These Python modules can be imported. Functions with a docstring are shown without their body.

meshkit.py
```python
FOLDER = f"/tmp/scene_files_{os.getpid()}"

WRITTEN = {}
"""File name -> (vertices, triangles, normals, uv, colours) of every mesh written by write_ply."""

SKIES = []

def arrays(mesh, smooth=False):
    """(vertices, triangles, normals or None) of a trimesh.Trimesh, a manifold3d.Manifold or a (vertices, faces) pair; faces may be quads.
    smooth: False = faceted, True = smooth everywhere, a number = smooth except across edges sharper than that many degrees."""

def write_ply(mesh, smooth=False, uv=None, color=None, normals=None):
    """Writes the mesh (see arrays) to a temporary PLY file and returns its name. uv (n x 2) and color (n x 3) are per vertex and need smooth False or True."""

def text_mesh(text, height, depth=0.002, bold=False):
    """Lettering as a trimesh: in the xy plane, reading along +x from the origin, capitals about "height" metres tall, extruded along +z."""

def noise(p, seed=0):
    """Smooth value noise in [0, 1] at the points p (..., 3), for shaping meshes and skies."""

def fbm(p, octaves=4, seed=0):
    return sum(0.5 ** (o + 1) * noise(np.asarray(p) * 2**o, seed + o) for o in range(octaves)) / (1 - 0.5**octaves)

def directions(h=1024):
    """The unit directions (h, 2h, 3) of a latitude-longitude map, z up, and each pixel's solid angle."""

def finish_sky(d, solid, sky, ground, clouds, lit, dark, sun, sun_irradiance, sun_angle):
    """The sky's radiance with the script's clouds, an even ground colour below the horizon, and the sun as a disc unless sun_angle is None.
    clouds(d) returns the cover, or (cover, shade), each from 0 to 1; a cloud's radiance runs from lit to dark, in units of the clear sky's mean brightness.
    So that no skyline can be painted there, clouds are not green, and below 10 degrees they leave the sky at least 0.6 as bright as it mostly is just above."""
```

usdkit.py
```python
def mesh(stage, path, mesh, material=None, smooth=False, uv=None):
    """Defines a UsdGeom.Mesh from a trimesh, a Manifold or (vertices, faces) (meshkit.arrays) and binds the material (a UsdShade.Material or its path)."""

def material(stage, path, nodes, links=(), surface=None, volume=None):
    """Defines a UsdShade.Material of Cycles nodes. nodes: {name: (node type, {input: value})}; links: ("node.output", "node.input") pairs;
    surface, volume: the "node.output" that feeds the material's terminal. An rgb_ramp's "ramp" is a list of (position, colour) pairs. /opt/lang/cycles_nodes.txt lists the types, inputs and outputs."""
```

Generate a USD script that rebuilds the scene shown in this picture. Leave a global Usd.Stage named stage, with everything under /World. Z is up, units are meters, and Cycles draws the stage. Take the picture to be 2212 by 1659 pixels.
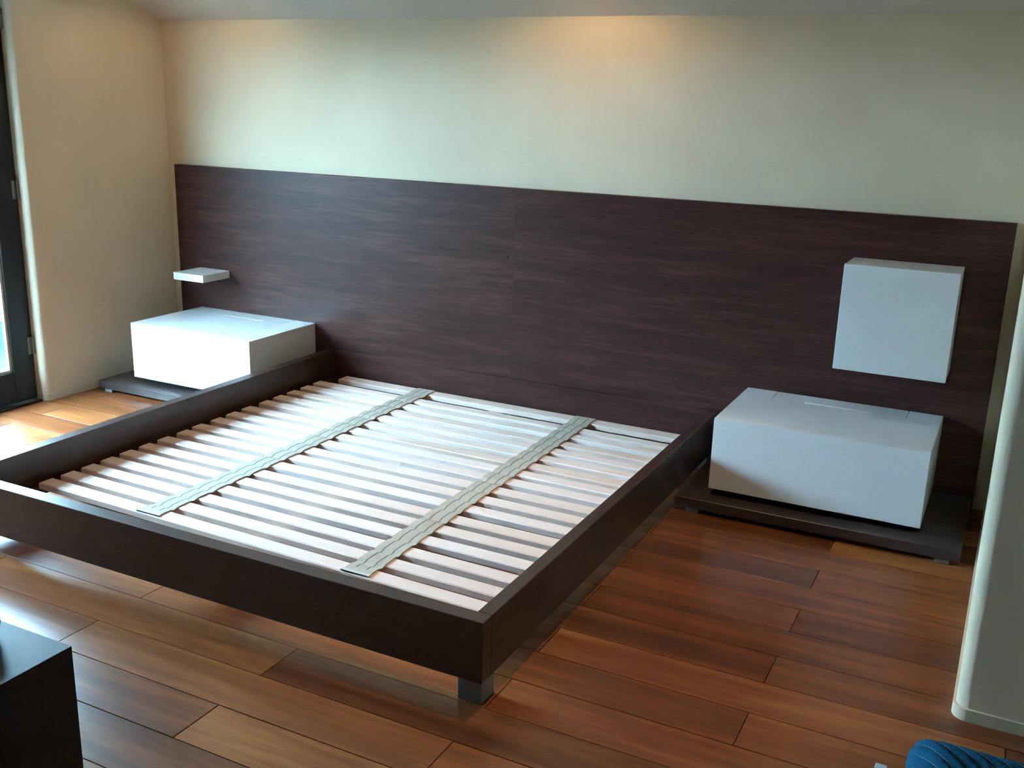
import math, random
import numpy as np
import trimesh
import manifold3d as m3
import shapely
import usdkit, meshkit
from pxr import Usd, UsdGeom, UsdLux, UsdShade, Gf, Sdf, Vt

stage = Usd.Stage.CreateInMemory()
UsdGeom.SetStageUpAxis(stage, "Z")
UsdGeom.SetStageMetersPerUnit(stage, 1.0)
UsdGeom.Xform.Define(stage, "/World")
UsdGeom.Scope.Define(stage, "/World/Looks")
rng = random.Random(7)

# ------------------------------------------------------------------ camera, sky, exposure
cam = UsdGeom.Camera.Define(stage, "/World/camera")
cam.CreateHorizontalApertureAttr(36.0)
cam.CreateFocalLengthAttr(36.0 * 2202.248 / 2212)
cam.CreateFStopAttr(0.0)
Rm = np.array([[0.8917284, -0.42863432, -0.14523455],
               [0.45171237, 0.86272014, 0.22731015],
               [0.02786384, -0.26830316, 0.96293147]])
right, fwd, up = Rm[:, 0], Rm[:, 1], Rm[:, 2]
CP = (4.0776070, -4.1128975, 1.4898983)
M = Gf.Matrix4d(*right, 0, *up, 0, *(-fwd), 0, *CP, 1)
cam.AddTransformOp().Set(M)
cam.CreateExposureAttr(0.95)

sky = UsdLux.DomeLight.Define(stage, "/World/sky")            # bright overcast daylight outside
sky.CreateIntensityAttr(16.5)
sky.CreateColorAttr(Gf.Vec3f(0.45, 0.80, 1.08))

WARM = (1.0, 0.66, 0.34)
DOWNLIGHTS = [(0.52, -0.38, 4.0, 88, "above the left bedside box"), (2.38, -0.38, 8.5, 88, "above the middle of the headboard"), (1.35, -1.10, 26.0, 33, "above the left half of the bed"), (3.05, -1.45, 100.0, 31, "above the right side of the bed")]   # x, y, strength, cone, where

# ------------------------------------------------------------------ helpers
def lin(r, g, b):
    f = lambda c: (c / 255 / 12.92) if c / 255 <= 0.04045 else ((c / 255 + 0.055) / 1.055) ** 2.4
    return (f(r), f(g), f(b))

def free(path):
    if not stage.GetPrimAtPath(path):
        return path
    n = 1
    while stage.GetPrimAtPath("%s_%03d" % (path, n)):
        n += 1
    return "%s_%03d" % (path, n)

def obj(name, mesh, mat, parent=None, smooth=False):
    path = free((str(parent.GetPath()) if parent else "/World") + "/" + name)
    return usdkit.mesh(stage, path, mesh, mat, smooth).GetPrim()

def thing(name, label=None, cat=None, group=None, kind=None):
    p = UsdGeom.Xform.Define(stage, free("/World/" + name)).GetPrim()
    return tag(p, label, cat, group, kind)

def tag(p, label=None, cat=None, group=None, kind=None):
    for k, v in (("label", label), ("category", cat), ("group", group), ("kind", kind)):
        if v:
            p.SetCustomDataByKey(k, v)
    return p

def hull(pts):
    return m3.Manifold.hull_points(np.asarray(pts, float))

def bx(x0, x1, y0, y1, z0, z1, r=0.0):
    """box, every edge chamfered by r"""
    if r <= 0:
        return hull([(x, y, z) for x in (x0, x1) for y in (y0, y1) for z in (z0, z1)])
    P = []
    for x, sx in ((x0, 1), (x1, -1)):
        for y, sy in ((y0, 1), (y1, -1)):
            for z, sz in ((z0, 1), (z1, -1)):
                P += [(x, y + sy * r, z + sz * r), (x + sx * r, y, z + sz * r), (x + sx * r, y + sy * r, z)]
    return hull(P)

def prism_z(poly, z0, z1):
    return m3.CrossSection([np.asarray(poly, float)]).extrude(z1 - z0).translate((0, 0, z0))

def cyl(r, h, n=24, r2=None):
    return m3.Manifold.cylinder(h, r, r if r2 is None else r2, n)

def union(*ms):
    a = ms[0]
    for b in ms[1:]:
        a = a + b
    return a

# ------------------------------------------------------------------ materials
def mat(name, nodes, links, surface="p.BSDF"):
    return usdkit.material(stage, "/World/Looks/" + name, nodes, links, surface=surface)

def plain(name, col, rough=0.5, bump=0.0, bscale=60, var=0.04, vscale=3.0, **kw):
    a = tuple(max(0, c * (1 - var)) for c in col); b = tuple(c * (1 + var) for c in col)
    nodes = {"g": ("geometry", {}),
             "n": ("noise_texture", {"scale": vscale, "detail": 3.0}),
             "r": ("rgb_ramp", {"ramp": [(0.3, a), (0.7, b)]}),
             "p": ("principled_bsdf", {"roughness": rough, **kw})}
    links = [("g.position", "n.vector"), ("n.fac", "r.fac"), ("r.color", "p.base_color")]
    if bump:
        nodes["n2"] = ("noise_texture", {"scale": bscale, "detail": 4.0})
        nodes["b"] = ("bump", {"strength": bump, "distance": 0.004})
        links += [("g.position", "n2.vector"), ("n2.fac", "b.height"), ("b.normal", "p.normal")]
    return mat(name, nodes, links)

def wood(name, ramp, stretch, rough=0.4, per_piece=0.0, fine=0.35, tone=0.0, spec=0.5, bump=0.05, distort=0.6, coat=0.0):
    """grain: noise stretched along one axis; per_piece shifts the grain and the tone of each object"""
    nodes = {"g": ("geometry", {}), "o": ("object_info", {}),
             "off": ("combine_xyz", {}),
             "k": ("math", {"math_type": "multiply", "value2": 37.0}),
             "add": ("mix_vector", {"fac": 1.0, "use_clamp": False}),
             "va": ("mix", {"mix_type": "add", "fac": 1.0}),
             "m": ("mapping", {"scale": stretch}),
             "m2": ("mapping", {"scale": tuple(s * 4.2 for s in stretch)}),
             "n": ("noise_texture", {"scale": 1.0, "detail": 5.0, "roughness": 0.6, "distortion": distort}),
             "n2": ("noise_texture", {"scale": 1.0, "detail": 3.0, "roughness": 0.7}),
             "mx": ("mix_float", {"fac": fine}),
             "ton": ("math", {"math_type": "multiply_add", "value2": tone, "value3": -tone / 2}),
             "sum": ("math", {"math_type": "add"}),
             "r": ("rgb_ramp", {"ramp": ramp}),
             "b": ("bump", {"strength": bump, "distance": 0.002}),
             "p": ("principled_bsdf", {"roughness": rough, "specular_ior_level": spec, "coat_weight": coat, "coat_roughness": 0.15})}
    del nodes["add"]
    links = [("o.random", "k.value1"), ("k.value", "off.x"), ("k.value", "off.y"), ("k.value", "off.z"),
             ("g.position", "va.color1"), ("off.vector", "va.color2"), ("va.color", "m.vector"), ("va.color", "m2.vector"),
             ("m.vector", "n.vector"), ("m2.vector", "n2.vector"), ("n.fac", "mx.a"), ("n2.fac", "mx.b"),
             ("o.random", "ton.value1"), ("mx.result", "sum.value1"), ("ton.value", "sum.value2"), ("sum.value", "r.fac"),
             ("r.color", "p.base_color"), ("mx.result", "b.height"), ("b.normal", "p.normal")]
    if not per_piece:
        links = [l for l in links if not l[0].startswith("o.")]
    return mat(name, nodes, links)

M_wall = plain("wall_plaster", (0.745, 0.62, 0.445), 0.75, bump=0.25, bscale=35, var=0.06, vscale=1.8, specular_ior_level=0.3)
M_ceil = plain("ceiling_plaster", (0.64, 0.59, 0.51), 0.85, bump=0.15, bscale=35, var=0.02, specular_ior_level=0.2)
M_far = plain("grey_wall_paint", (0.24, 0.25, 0.25), 0.8)
M_white = plain("white_lacquer", (0.80, 0.81, 0.80), 0.30, var=0.008, vscale=2)
M_head = wood("walnut_veneer", [(0.25, lin(38, 24, 23)), (0.5, lin(66, 38, 34)), (0.75, lin(96, 61, 53))], (1.7, 9.0, 22.0), rough=0.38, per_piece=1, tone=0.03, fine=0.42, spec=0.20, bump=0.03)
M_bed = wood("walnut_frame", [(0.25, lin(44, 28, 24)), (0.5, lin(60, 40, 34)), (0.75, lin(78, 54, 46))], (6.0, 6.0, 20.0), rough=0.34, per_piece=1, tone=0.05, spec=0.55, bump=0.02)
M_plat = wood("walnut_platform", [(0.25, lin(40, 31, 29)), (0.5, lin(58, 46, 43)), (0.75, lin(78, 62, 58))], (1.2, 14.0, 14.0), rough=0.35, spec=0.5, bump=0.02)
M_desk = wood("black_brown_wood", [(0.25, lin(20, 16, 14)), (0.5, lin(32, 26, 22)), (0.75, lin(44, 36, 30))], (1.2, 14.0, 14.0), rough=0.46, spec=0.5, bump=0.02)
M_slat = wood("beech_slat", [(0.2, (0.80, 0.57, 0.46)), (0.5, (0.87, 0.66, 0.57)), (0.8, (0.90, 0.72, 0.65))], (0.9, 26.0, 26.0), rough=0.5, per_piece=1, tone=0.45, spec=0.35, bump=0.03)
M_plank = wood("teak_floor", [(0.15, lin(64, 32, 19)), (0.4, lin(106, 57, 31)), (0.6, lin(138, 79, 43)), (0.85, lin(172, 114, 66))], (1.1, 13.0, 13.0), rough=0.27, per_piece=1, tone=0.30, spec=0.32, bump=0.06, fine=0.3)
M_sub = plain("seam_filler", lin(34, 22, 16), 0.6)
M_frame = wood("door_frame_wood", [(0.2, lin(18, 17, 15)), (0.5, lin(28, 26, 23)), (0.8, lin(40, 36, 32))], (14.0, 14.0, 1.2), rough=0.45, spec=0.3)
M_bead = plain("glazing_bead", (0.60, 0.62, 0.60), 0.35)
M_metal = plain("brushed_metal", (0.22, 0.23, 0.23), 0.5, metallic=0.6)
M_dark = plain("black_gap", (0.012, 0.012, 0.012), 0.7)
M_strap = wood("woven_strap", [(0.2, lin(168, 154, 138)), (0.5, lin(184, 170, 153)), (0.8, lin(200, 187, 170))], (90.0, 14.0, 90.0), rough=0.85, spec=0.2, bump=0.15)
M_stripe = plain("strap_stripe", lin(120, 111, 101), 0.9)
M_bind = plain("strap_binding", lin(196, 192, 184), 0.8)
M_blue = plain("blue_moving_pad", lin(2, 84, 118), 0.8, bump=0.3, bscale=160, var=0.12, vscale=20, specular_ior_level=0.15)
M_thread = plain("white_thread", lin(135, 165, 180), 0.8)
M_paleb = plain("pale_carton", (0.66, 0.70, 0.72), 0.6)
M_tile = plain("terrace_tile", (0.012, 0.032, 0.045), 0.6, var=0.1)
M_ground = plain("garden_ground", (0.16, 0.18, 0.15), 0.9, var=0.2)
M_kerb = plain("terrace_render", (0.62, 0.66, 0.68), 0.7)
M_screen = plain("terrace_screen_paint", (0.020, 0.042, 0.050), 0.6, var=0.1)
M_gwall = plain("garden_wall_stone", (0.10, 0.105, 0.10), 0.9, var=0.3, vscale=1.5)
M_eave = plain("eave_boards", (0.20, 0.18, 0.16), 0.7)
M_bowl = plain("black_ceramic", (0.012, 0.012, 0.013), 0.4)
M_glass = mat("window_glass", {"t": ("transparent_bsdf", {"color": (0.96, 0.98, 0.98)}), "g": ("glossy_bsdf", {"roughness": 0.0, "color": (1, 1, 1)}), "f": ("fresnel", {"IOR": 1.45}),
              "geo": ("geometry", {}), "inv": ("math", {"math_type": "subtract", "value1": 1.0}), "mul": ("math", {"math_type": "multiply"}), "mx": ("mix_closure", {})},
              [("geo.backfacing", "inv.value2"), ("inv.value", "mul.value1"), ("f.fac", "mul.value2"), ("mul.value", "mx.fac"), ("t.BSDF", "mx.closure1"), ("g.BSDF", "mx.closure2")], surface="mx.closure")
M_lamp = mat("lamp_lens", {"p": ("emission", {"color": WARM, "strength": 25.0})}, [], surface="p.emission")

# ------------------------------------------------------------------ the room
YB = 0.035                       # back wall plane
SL = 0.42                        # ceiling slope
YR, YF = -3.30, -6.60            # ridge, front wall
cz = lambda y: 1.834 + SL * (YB - y) if y > YR else 1.834 + SL * (YB - YR) - SL * (YR - y)
XL, XR = -0.10, 5.80

# floor: boards 157 mm wide, 1.19 m long, butt joints alternating
fl = thing("floor", kind="structure")
obj("subfloor", bx(-0.34, XR + 0.2, YF - 0.2, YB + 0.1, -0.06, -0.0045), M_sub, fl)
PW, PL, GAP = 0.1574, 1.19, 0.0024
k = -6
while True:
    y1 = -0.838 - PW * k
    y0 = y1 - PW
    if y1 < YF:
        break
    xs = (0.645 if k % 2 else 1.243) - 2 * PL
    while xs < XR:
        a, b = max(xs, -0.33), min(xs + PL, XR)
        c0, c1 = max(y0, YF), min(y1, YB)
        if b - a > 0.03 and c1 - c0 > 0.02:
            a += GAP * 0.5; b -= GAP * 0.5; c0 += GAP * 0.5; c1 -= GAP * 0.5
            e, dz = 0.0006, rng.uniform(-0.0004, 0.0)
            P = [(x, y, -0.018) for x in (a, b) for y in (c0, c1)] + [(x, y, dz - e * 0.8) for x in (a, b) for y in (c0, c1)]
            P += [(x, y, dz) for x in (a + e, b - e) for y in (c0 + e, c1 - e)]
            obj("plank", hull(P), M_plank, fl)
        xs += PL
    k += 1

# walls
def gable_poly(y0, y1, z0=0.0):
    ys = sorted(set([y0, y1] + [y for y in (YR,) if y0 < y < y1]))
    top = [(y, cz(y) + 0.02) for y in reversed(ys)]
    return shapely.Polygon([(y0, z0), (y1, z0)] + top)

def extrude_x(poly, x0, x1):
    t = trimesh.creation.extrude_polygon(poly, x1 - x0, engine="earcut")
    v = t.vertices
    t.vertices = np.stack([v[:, 2] + x0, v[:, 0], v[:, 1]], 1)
    f = t.faces
    mm = m3.Manifold(m3.Mesh(np.asarray(t.vertices, np.float32), np.asarray(f, np.uint32)))
    if mm.is_empty():
        mm = m3.Manifold(m3.Mesh(np.asarray(t.vertices, np.float32), np.asarray(f[:, ::-1], np.uint32)))
    return mm

def bull(cx, cy, r, a0, a1, n=10):
    return [(cx + r * math.cos(math.radians(a)), cy + r * math.sin(math.radians(a))) for a in np.linspace(a0, a1, n)]

def plaster(mesh_poly, z1):      # hand-plastered edge: slight waviness in height
    return prism_z(mesh_poly, 0, z1)

# left wall: plain plastered stretch beside the headboard, bullnosed end at the doors, gable above them
r = 0.028
left_plan = [(-0.34, YB + 0.12), (-0.34, -0.842), (-0.152, -0.842)] + bull(-0.098 - r, -0.842 + r, r, -90, 0) + [(-0.068, YB + 0.12)]
left_a = prism_z(left_plan, 0, 2.35) ^ extrude_x(gable_poly(-0.95, 0.30), -0.5, 0.5)
DOORS = [(-2.60, -0.842)]
DH = 2.10
gp = gable_poly(YF, -0.80)
for a, b in DOORS:
    gp = gp.difference(shapely.box(a, -1, b + 0.05 if b > -1 else b, DH))
left_b = extrude_x(gp, -0.34, -0.10)
tag(obj("wall_left", left_a + left_b, M_wall, smooth=35), kind="structure")
tag(obj("baseboard_left", prism_z([(-0.2, -0.842)] + bull(-0.098 - r, -0.842 + r, r + 0.006, -90, -2) + [(-0.068 + 0.006, YB), (-0.2, YB)], 0, 0.033), M_wall, smooth=35), kind="structure")

# back wall and right block with its bullnosed corner
tag(obj("wall_back", bx(-0.34, 4.4, YB, YB + 0.12, 0, 1.90), M_wall), kind="structure")
tag(obj("baseboard_back", bx(4.036, 4.095, YB - 0.008, YB + 0.01, 0, 0.035, 0.002), M_wall), kind="structure")
r2 = 0.032
RX, RY = 4.090, -1.545
rp = [(XR + 0.2, YB + 0.12), (RX, YB + 0.12)] + bull(RX + r2, RY + r2, r2, 180, 270) + [(XR + 0.2, RY)]
right_a = prism_z(rp, 0, 3.4) ^ extrude_x(gable_poly(-2.0, 0.3), 3.9, XR + 0.5)
right_b = extrude_x(gable_poly(YF, RY + 0.1), XR, XR + 0.2)
tag(obj("wall_right", right_a + right_b, M_wall, smooth=35), kind="structure")
bp_ = [(XR, RY + 0.02), (RX + 0.02, YB)] + [(RX - 0.006, YB)] + bull(RX + r2, RY + r2, r2 + 0.007, 180, 270) + [(XR, RY - 0.007)]
tag(obj("baseboard_right", prism_z(bp_, 0, 0.034) , M_wall, smooth=35), kind="structure")
tag(obj("wall_front", bx(-0.34, XR + 0.2, YF - 0.15, YF, 0, 1.95), M_far), kind="structure")
# sloped ceiling
def slab(ya, yb):
    return hull([(x, y, cz(y) + d) for x in (-0.36, XR + 0.22) for y in (ya, yb) for d in (0, 0.12)])
tag(obj("ceiling", slab(YB + 0.12, YR) + slab(YR, YF - 0.15), M_ceil), kind="structure")

# ------------------------------------------------------------------ glazed doors on the left
def glazed_leaf(root, ya, yb, hinge_side):
    xa, xb = -0.200, -0.155
    st = 0.118
    obj("stile", bx(xa, xb, yb - st, yb, 0.012, DH - 0.03, 0.003), M_frame, root)
    obj("stile", bx(xa, xb, ya, ya + st, 0.012, DH - 0.03, 0.003), M_frame, root)
    obj("bottom_rail", bx(xa, xb, ya + st, yb - st, 0.012, 0.165, 0.003), M_frame, root)
    obj("top_rail", bx(xa, xb, ya + st, yb - st, DH - 0.14, DH - 0.03, 0.003), M_frame, root)
    ga, gb, gz0, gz1 = ya + st, yb - st, 0.165, DH - 0.14
    ring = bx(-0.186, -0.168, ga, gb, gz0, gz1) - bx(-0.3, 0, ga + 0.012, gb - 0.012, gz0 + 0.012, gz1 - 0.012)
    obj("glazing_bead", ring, M_bead, root)
    tag(obj("pane", bx(-0.1785, -0.1745, ga + 0.004, gb - 0.004, gz0 + 0.004, gz1 - 0.004), M_glass, root), "clear glass pane")
    hy = yb if hinge_side > 0 else ya
    for z in (0.277, 1.022, 1.777):
        h = union(cyl(0.008, 0.085, 12).translate((-0.147, hy - 0.004 * hinge_side, z - 0.042)), bx(-0.156, -0.152, hy - 0.03 if hinge_side > 0 else hy, hy if hinge_side > 0 else hy + 0.03, z - 0.042, z + 0.042))
        tag(obj("hinge", h, M_metal, root, smooth=35), "grey metal hinge")
n = 0
for a, b in DOORS:
    mid = (a + b) / 2
    for (ya, yb, hs) in ((mid + 0.002, b - 0.002, 1), (a + 0.002, mid - 0.002, -1)):
        n += 1
        d = thing("door_%d" % n, kind="structure")
        glazed_leaf(d, ya, yb, hs)
tag(obj("trim_1", bx(-0.34, -0.12, DOORS[0][0], DOORS[0][1], -0.004, 0.008, 0.003), M_frame), kind="structure")

# outside: terrace, low kerb, eave over the doors, ground
tag(obj("terrace_floor", bx(-1.62, -0.34, -9, 5, -0.14, -0.05), M_tile), kind="structure")
kb = thing("terrace_kerb", kind="structure")
obj("kerb_wall", bx(-1.80, -1.62, -9, 5, -0.14, 0.20), M_kerb, kb)
obj("kerb_cap", bx(-1.83, -1.59, -9, 5, 0.20, 0.235, 0.004), M_kerb, kb)
tag(obj("garden", bx(-60, -1.80, -60, 60, -0.30, -0.15), M_ground), kind="structure")
tag(obj("garden_wall", bx(-3.6, -3.4, -14, 9, -0.15, 1.38), M_gwall), kind="structure")
ev = hull([(x, y, z) for y in (-7.2, 0.5) for x, z in ((-0.52, 1.70), (-0.34, 2.18), (-0.52, 1.76), (-0.34, 2.24))])
sc_ = thing("terrace_screen", kind="structure")
obj("screen_wall", bx(-3.15, -0.345, -0.10, -0.02, -0.14, 0.95), M_screen, sc_)
obj("ledge", bx(-3.15, -0.345, -0.13, -0.10, 0.12, 0.145, 0.003), M_kerb, sc_)
tag(obj("roof_eave", ev, M_eave), kind="structure")

# ------------------------------------------------------------------ recessed downlights in the slope
ca = math.atan(SL)
for (x, y, inten, cone, where) in DOWNLIGHTS:
    d = thing("recessed_downlight", "warm recessed downlight in the sloped ceiling " + where, "ceiling light", "recessed downlights in the sloped ceiling")
    z = cz(y)
    def tilt(m_):
        return m_.rotate((-math.degrees(ca), 0, 0)).translate((x, y, z))
    obj("trim_ring", tilt((cyl(0.052, 0.008, 32) - cyl(0.040, 0.03, 32).translate((0, 0, -0.01))).translate((0, 0, -0.008))), M_metal, d, smooth=35)
    obj("lens", tilt(cyl(0.040, 0.004, 32).translate((0, 0, -0.005))), M_lamp, d)
    L = UsdLux.SphereLight.Define(stage, str(d.GetPath()) + "/bulb")
    L.CreateRadiusAttr(0.03)
    L.CreateIntensityAttr(inten * 10)
    L.CreateColorAttr(Gf.Vec3f(*WARM))
    L.AddTranslateOp().Set((x, y, z - 0.06))
    sh = UsdLux.ShapingAPI.Apply(L.GetPrim())
    sh.CreateShapingConeAngleAttr(cone)
    sh.CreateShapingConeSoftnessAttr(0.35 if cone > 60 else 0.7)

# ------------------------------------------------------------------ headboard
HW, HH = 4.0435, 1.1123
hb = thing("headboard", "long dark walnut headboard panel spanning the cream wall behind the bed", "headboard")
def panel(x0, x1, hole=None):
    p = bx(x0, x1, 0.0, 0.034, 0.0, HH, 0.0003)
    if hole:
        p = p - cyl(0.0045, 0.02, 16).rotate((90, 0, 0)).translate((hole[0], 0.012, hole[1]))
    return p
obj("panel", panel(0.0, 2.0249, (1.997, 0.804)), M_head, hb)
obj("panel", panel(2.0251, HW, (4.020, 0.765)), M_head, hb)

# ------------------------------------------------------------------ bed frame
b0, bi0, b1, bi1 = 0.9776, 1.0261, 3.0177, 2.9761
f0, fi0 = -2.1028, -2.0540
z0, z1 = 0.0673, 0.2399
bed = thing("bed_frame", "low dark walnut platform bed frame standing before the headboard", "bed frame")
obj("side_rail", bx(b0, bi0, fi0 + 0.0005, -0.002, z0, z1, 0.0015), M_bed, bed)
obj("side_rail", bx(bi1, b1, fi0 + 0.0005, -0.002, z0, z1, 0.0015), M_bed, bed)
obj("foot_rail", bx(b0, b1, f0, fi0, z0, z1, 0.0015), M_bed, bed)
obj("head_rail", bx(bi0 + 0.0005, bi1 - 0.0005, -0.014, -0.002, z0, z1, 0.001), M_head, bed)
for xa in (bi0, bi1 - 0.024):
    obj("slat_ledge", bx(xa, xa + 0.024, fi0 + 0.01, -0.02, z0 + 0.005, 0.0995, 0.001), M_bed, bed)
tag(obj("centre_beam", bx(1.972, 2.042, fi0 + 0.002, -0.016, 0.052, 0.0995, 0.002), M_slat, bed), "pale wooden centre beam under the slats")
for lx in (b0 + 0.006, 2.942 - 0.001):
    for ly in (f0 + 0.012, -0.10):
        tag(obj("leg", bx(lx, lx + 0.070, ly, ly + 0.070, 0, z0, 0.002), M_metal, bed), "grey metal leg")
tag(obj("leg", bx(1.982, 2.032, -1.1, -1.05, 0, 0.052, 0.002), M_metal, bed), "grey metal leg")

# ------------------------------------------------------------------ slatted base lying in the frame
sb = thing("slatted_base", "pale beech slats joined by two grey straps inside the bed frame", "bed slats")
ZS, TS, WS = 0.125, 0.025, 0.0605
fl_y = [-1.8135, -1.722, -1.632, -1.541, -1.4465, -1.352, -1.2525, -1.149, -1.0555, -0.949, -0.8500, -0.750, -0.6370, -0.538, -0.438, -0.337, -0.240, -0.112]
fr_y = [-1.862, -1.764, -1.667, -1.562, -1.464, -1.369, -1.263, -1.164, -1.062, -0.958, -0.861, -0.765, -0.662, -0.563, -0.460, -0.352, -0.262, -0.126]
XA, XB = 1.060, 2.962
def slat_pts(xl, xr, yl, yr, w):
    P = []
    e = 0.0035
    for x, y in ((xl, yl), (xr, yr)):
        s = 1 if x == xl else -1
        for (dy, dz, ex) in ((0, e, 0), (0, TS - e, 0), (e, TS, e), (w - e, TS, e), (w, TS - e, 0), (w, e, 0), (w - e, 0, e), (e, 0, e)):
            P.append((x + s * ex * 0.6, y + dy, ZS - TS + dz))
    return P
slope_of = lambda i: (fr_y[i] - fl_y[i]) / (2.874 - 1.060)
for i in range(18):
    xl = XA + rng.uniform(-0.004, 0.004) + (0.062 if i == 17 else 0)
    s = slope_of(i)
    yl = fl_y[i] + s * (xl - 1.060)
    yr = fl_y[i] + s * (XB - 1.060)
    obj("slat", hull(slat_pts(xl, XB, yl, yr, WS if i < 17 else 0.075)), M_slat, sb)
def slat_front(i, x):
    return fl_y[i] + slope_of(i) * (x - 1.060)
def strap(xb, xf, w):
    """band along y on top of the slats, dipping a little in each gap"""
    pts = []
    y_end = slat_front(17, xb) + 0.070
    y_beg = slat_front(0, xf) + 0.002
    N = 150
    for j in range(N + 1):
        y = y_beg + (y_end - y_beg) * j / N
        t = (y - y_beg) / (y_end - y_beg)
        xc = xf + (xb - xf) * t + 0.0012 * math.sin(y * 6.0 + xb * 5)
        z = ZS + 0.0012
        for i in range(17):
            a, b = slat_front(i, xc) + WS, slat_front(i + 1, xc)
            if a < y < b:
                u = (y - a) / (b - a)
                z -= 0.0055 * math.sin(math.pi * u)
        pts.append((xc, y, z))
    return np.array(pts)
def ribbon(path, x0, x1, t, lift=0.0):
    n_ = len(path); V = []; F = []
    for (x, y, z) in path:
        for (dx, dz) in ((x0, 0), (x1, 0), (x1, t), (x0, t)):
            V.append((x + dx, y, z + dz + lift))
    for j in range(n_ - 1):
        for q in range(4):
            a, b = j * 4 + q, j * 4 + (q + 1) % 4
            F += [(a, b, b + 4), (a, b + 4, a + 4)]
    F += [(0, 2, 1), (0, 3, 2), (4 * n_ - 4, 4 * n_ - 3, 4 * n_ - 2), (4 * n_ - 4, 4 * n_ - 2, 4 * n_ - 1)]
    t_ = trimesh.Trimesh(np.array(V), np.array(F)[:, ::-1], process=False)
    return t_
for (xb, xf) in ((1.549, 1.549), (2.389, 2.401)):
    w = 0.094
    pth = strap(xb, xf, w)
    st_ = obj("strap", ribbon(pth, 0, w, 0.0025), M_strap, sb)
    tag(st_, "grey woven strap across the slats")
    for off in (0.026, 0.064):
        tag(obj("stripe", ribbon(pth[3:-1], off, off + 0.0045, 0.0004, 0.0024), M_stripe, st_), "dark woven stripe")
    e = pth[:2].copy()
    tag(obj("end_binding", ribbon(e, -0.004, w + 0.004, 0.0042), M_bind, st_), "pale stitched strap end")

# ------------------------------------------------------------------ platforms and bedside boxes
def platform(x0, x1, label, feet):
    t = thing("nightstand_platform", label, "platform")
    obj("board", bx(x0, x1, -0.5765, -0.001, 0.0170, 0.0568, 0.0015), M_plat, t)
    for fx in feet:
        for fy in (-0.570, -0.12):
            tag(obj("foot", bx(fx, fx + 0.05, fy, fy + 0.045, 0, 0.0170, 0.001), M_metal, t), "grey metal foot")
platform(-0.032, 0.972, "low dark walnut platform left of the bed under a white box", (0.0, 0.88))
platform(3.024, 4.035, "low dark walnut platform right of the bed under a white box", (3.07, 3.955))

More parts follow.
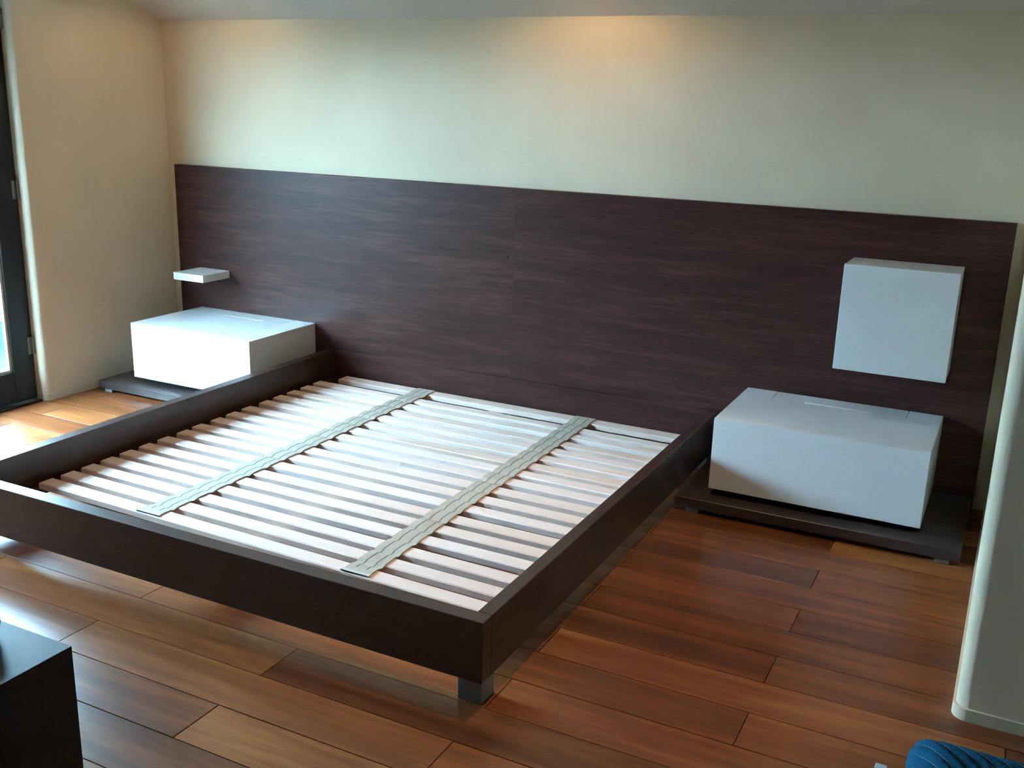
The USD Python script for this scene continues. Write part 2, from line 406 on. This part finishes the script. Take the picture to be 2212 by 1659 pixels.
def drawer_box(x0, label):
    x1, yf, zb, zt = x0 + 0.7605, -0.503, 0.0836, 0.3637
    t = thing("bedside_drawer_box", label, "bedside drawer")
    obj("plinth", bx(x0 + 0.03, x1 - 0.03, yf + 0.055, -0.004, 0.0568, zb, 0.001), M_dark, t)
    tt = 0.016                                            # top board with a flap cut into its back edge
    body = bx(x0, x1, yf + 0.022, -0.0015, zb, zt - tt, 0.001) - bx(x0 + 0.016, x1 - 0.016, yf, -0.02, zb + 0.016, zt - tt - 0.008)
    fa, fb, fy = x0 + 0.125, x0 + 0.637, -0.112
    for gx in (fa, fb):
        body = body - bx(gx - 0.004, gx + 0.004, fy - 0.004, -0.02, zt - 0.06, zt)
    obj("carcass", body, M_white, t)
    top = bx(x0, x1, yf + 0.022, -0.0015, zt - tt + 0.0004, zt, 0.0012) - bx(fa, fb, fy, 0.1, zt - 0.05, zt + 0.05)
    obj("top_board", top, M_white, t)
    g = 0.0032
    flap = obj("cable_flap", bx(fa + g, fb - g, fy + 0.0006, -0.002, zt - tt + 0.0004, zt - 0.0002, 0.0008), M_white, t)
    obj("finger_pull", bx(fa + 0.128, fb - 0.128, fy - 0.0008, fy + 0.0075, zt - 0.001, zt + 0.0022, 0.0008), M_white, flap)
    obj("drawer_front", bx(x0, x1, yf, yf + 0.0212, zb, zt - 0.0003, 0.0008), M_white, t)
drawer_box(0.1420, "white lacquered drawer box on the dark platform left of the bed, near the glazed door")
drawer_box(3.1343, "white lacquered drawer box right of the bed, below the white wall cabinet")

wc = thing("wall_cabinet", "square white cabinet mounted on the right end of the walnut headboard", "cabinet")
obj("body", bx(3.496, 3.893, -0.196, -0.0005, 0.546, 0.9415, 0.001), M_white, wc)
obj("door", bx(3.4947, 3.8943, -0.2153, -0.1985, 0.544, 0.9434, 0.0014), M_white, wc)
sh_ = thing("floating_shelf", "small thick white shelf floating on the left end of the headboard", "shelf")
obj("board", bx(0.1458, 0.3485, -0.1991, -0.0005, 0.5404, 0.5785, 0.0014), M_white, sh_)

# ------------------------------------------------------------------ dresser in the foreground
DX, DY, DZ = 2.798, -3.109, 0.620
ds = thing("dresser", "black-brown dresser whose corner stands in the left foreground", "dresser")
dx0, dy0 = DX - 1.55, DY - 0.52
obj("top_board", bx(dx0, DX, dy0, DY, DZ - 0.03, DZ, 0.0003), M_desk, ds)
obj("side_panel", bx(DX - 0.022, DX, dy0, DY, 0.0, DZ - 0.0301, 0.0002), M_desk, ds)
obj("side_panel", bx(dx0, dx0 + 0.022, dy0, DY, 0.0, DZ - 0.0301, 0.0002), M_desk, ds)
obj("back_panel", bx(dx0 + 0.0225, DX - 0.0225, DY - 0.016, DY - 0.002, 0.0, DZ - 0.0302), M_desk, ds)
obj("plinth", bx(dx0 + 0.0225, DX - 0.0225, dy0 + 0.03, dy0 + 0.045, 0, 0.07), M_desk, ds)
for c in range(2):
    for r_ in range(3):
        w_ = (1.55 - 0.045) / 2
        xa = dx0 + 0.0225 + c * w_ + 0.002
        za = 0.072 + r_ * (DZ - 0.03 - 0.072) / 3
        dr = obj("drawer", bx(xa, xa + w_ - 0.004, dy0 + 0.001, DY - 0.02, za, za + (DZ - 0.03 - 0.072) / 3 - 0.004, 0.001), M_desk, ds)
        obj("handle", bx(xa + w_ / 2 - 0.07, xa + w_ / 2 + 0.07, dy0 - 0.018, dy0 + 0.001, za + 0.08, za + 0.09, 0.002), M_metal, dr)
br = 0.055
bc = (2.690 - br * 0.95, -3.176 - br * 0.1)
prof = m3.CrossSection([[(0, 0), (br * 0.62, 0), (br * 0.95, 0.012), (br, 0.030), (br * 0.93, 0.030), (br * 0.86, 0.014), (br * 0.5, 0.006), (0, 0.006)]])
tag(obj("dish", prof.revolve(40).translate((bc[0], bc[1], DZ)), M_bowl, smooth=40), "small round black dish on the foreground dresser at the left picture edge", "dish")

# ------------------------------------------------------------------ blue quilted pad, right foreground
def blanket():
    bxx0, bxx1, byy0, byy1, H, R_ = 4.030, 4.90, -3.05, -2.462, 0.505, 0.06
    t = thing("moving_blanket", "blue quilted moving pad with white zigzag stitching draped in the right foreground", "blanket")
    NX, NY = 210, 150
    # parametrise by a drape: (s, t) over the top and down the four sides
    def shape(P):
        q = np.array(P, float)
        return q
    PER, AMP, PITCH = 0.34, 0.13, 0.029
    tri = lambda v: np.abs((((byy1 - v) / PER + 0.0) % 1.0) * 2 - 1) * -AMP
    def zig(u, v):
        return (u - tri(v)) / PITCH
    def surf(u, v):
        """u along x, v along y over a rounded top; beyond the edge the pad drops down the side"""
        def fold(c, lo, hi):
            lo2, hi2 = lo + R_, hi - R_
            arc = R_ * math.pi / 2
            x = np.clip(c, lo2, hi2); dz = np.zeros_like(c); out = np.zeros_like(c)
            for s, edge in ((-1, lo2), (1, hi2)):
                over = np.maximum((c - edge) * s, 0)
                a = np.minimum(over, arc) / R_
                rest = np.maximum(over - arc, 0)
                x = x + s * R_ * np.sin(a)
                dz = dz - R_ * (1 - np.cos(a)) - rest
            return x, dz
        x, dx_ = fold(u, bxx0, bxx1)
        y, dy_ = fold(v, byy0, byy1)
        z = H + np.minimum(dx_, dy_) * 1.0 + np.maximum(dx_, dy_) * 0.25
        return x, y, z
    ext = R_ * (math.pi / 2 - 1) + 0.44
    U = np.linspace(bxx0 - ext, bxx1 + ext, NX * 2)
    V = np.linspace(byy0 - ext, byy1 + ext, NY * 2)
    uu, vv = np.meshgrid(U, V, indexing="ij")
    x, y, z = surf(uu, vv)
    P = np.stack([x, y, np.maximum(z, 0.004)], -1)
    du = np.gradient(P, axis=0); dv = np.gradient(P, axis=1)
    nrm = np.cross(du, dv); nrm /= np.maximum(np.linalg.norm(nrm, axis=-1, keepdims=True), 1e-9)
    ph = zig(uu, vv) % 1.0
    puff = 0.006 * np.sqrt(np.maximum(np.sin(np.pi * ph), 0)) - 0.002
    Q = P + nrm * puff[..., None]
    Q[..., 2] = np.maximum(Q[..., 2], 0.002)
    a, b = Q.shape[:2]
    idx = np.arange(a * b).reshape(a, b)
    F = np.concatenate([np.stack([idx[:-1, :-1], idx[1:, :-1], idx[1:, 1:]], -1).reshape(-1, 3), np.stack([idx[:-1, :-1], idx[1:, 1:], idx[:-1, 1:]], -1).reshape(-1, 3)])
    tm = trimesh.Trimesh(Q.reshape(-1, 3), F, process=False)
    obj("pad", tm, M_blue, t, smooth=True)
    # stitch lines as thin thread
    pts, cnt = [], []
    for kx in range(-16, 34):
        vs = np.linspace(byy1 + 0.36, byy0 - 0.1, 420)
        us = bxx0 + kx * PITCH + tri(vs) - (bxx0 % PITCH)
        ok = (us > bxx0 - 0.40) & (us < bxx1 + 0.1)
        X, Y, Z = surf(us, vs)
        run = []
        for i_ in range(len(us)):
            if ok[i_] and Z[i_] > 0.02:
                run.append((X[i_], Y[i_], Z[i_] + 0.0012))
            else:
                if len(run) > 3:
                    pts += run; cnt.append(len(run))
                run = []
        if len(run) > 3:
            pts += run; cnt.append(len(run))
    c = UsdGeom.BasisCurves.Define(stage, str(t.GetPath()) + "/stitching")
    c.CreateTypeAttr("linear"); c.CreateBasisAttr("bezier")
    c.CreatePointsAttr(Vt.Vec3fArray.FromNumpy(np.array(pts, np.float32)))
    c.CreateCurveVertexCountsAttr(cnt)
    c.CreateWidthsAttr([0.0011]); c.SetWidthsInterpolation("constant")
    UsdShade.MaterialBindingAPI.Apply(c.GetPrim()).Bind(M_thread)
    tag(c.GetPrim(), "white zigzag stitching", kind="stuff")
blanket()

# pale batten whose top just enters at the bottom edge
bt = thing("batten", "narrow pale painted batten at the bottom edge left of the blue quilted pad", "wooden strip")
obj("strip", bx(3.968, 3.990, -2.315, -2.296, 0, 0.300, 0.0015), M_paleb, bt)
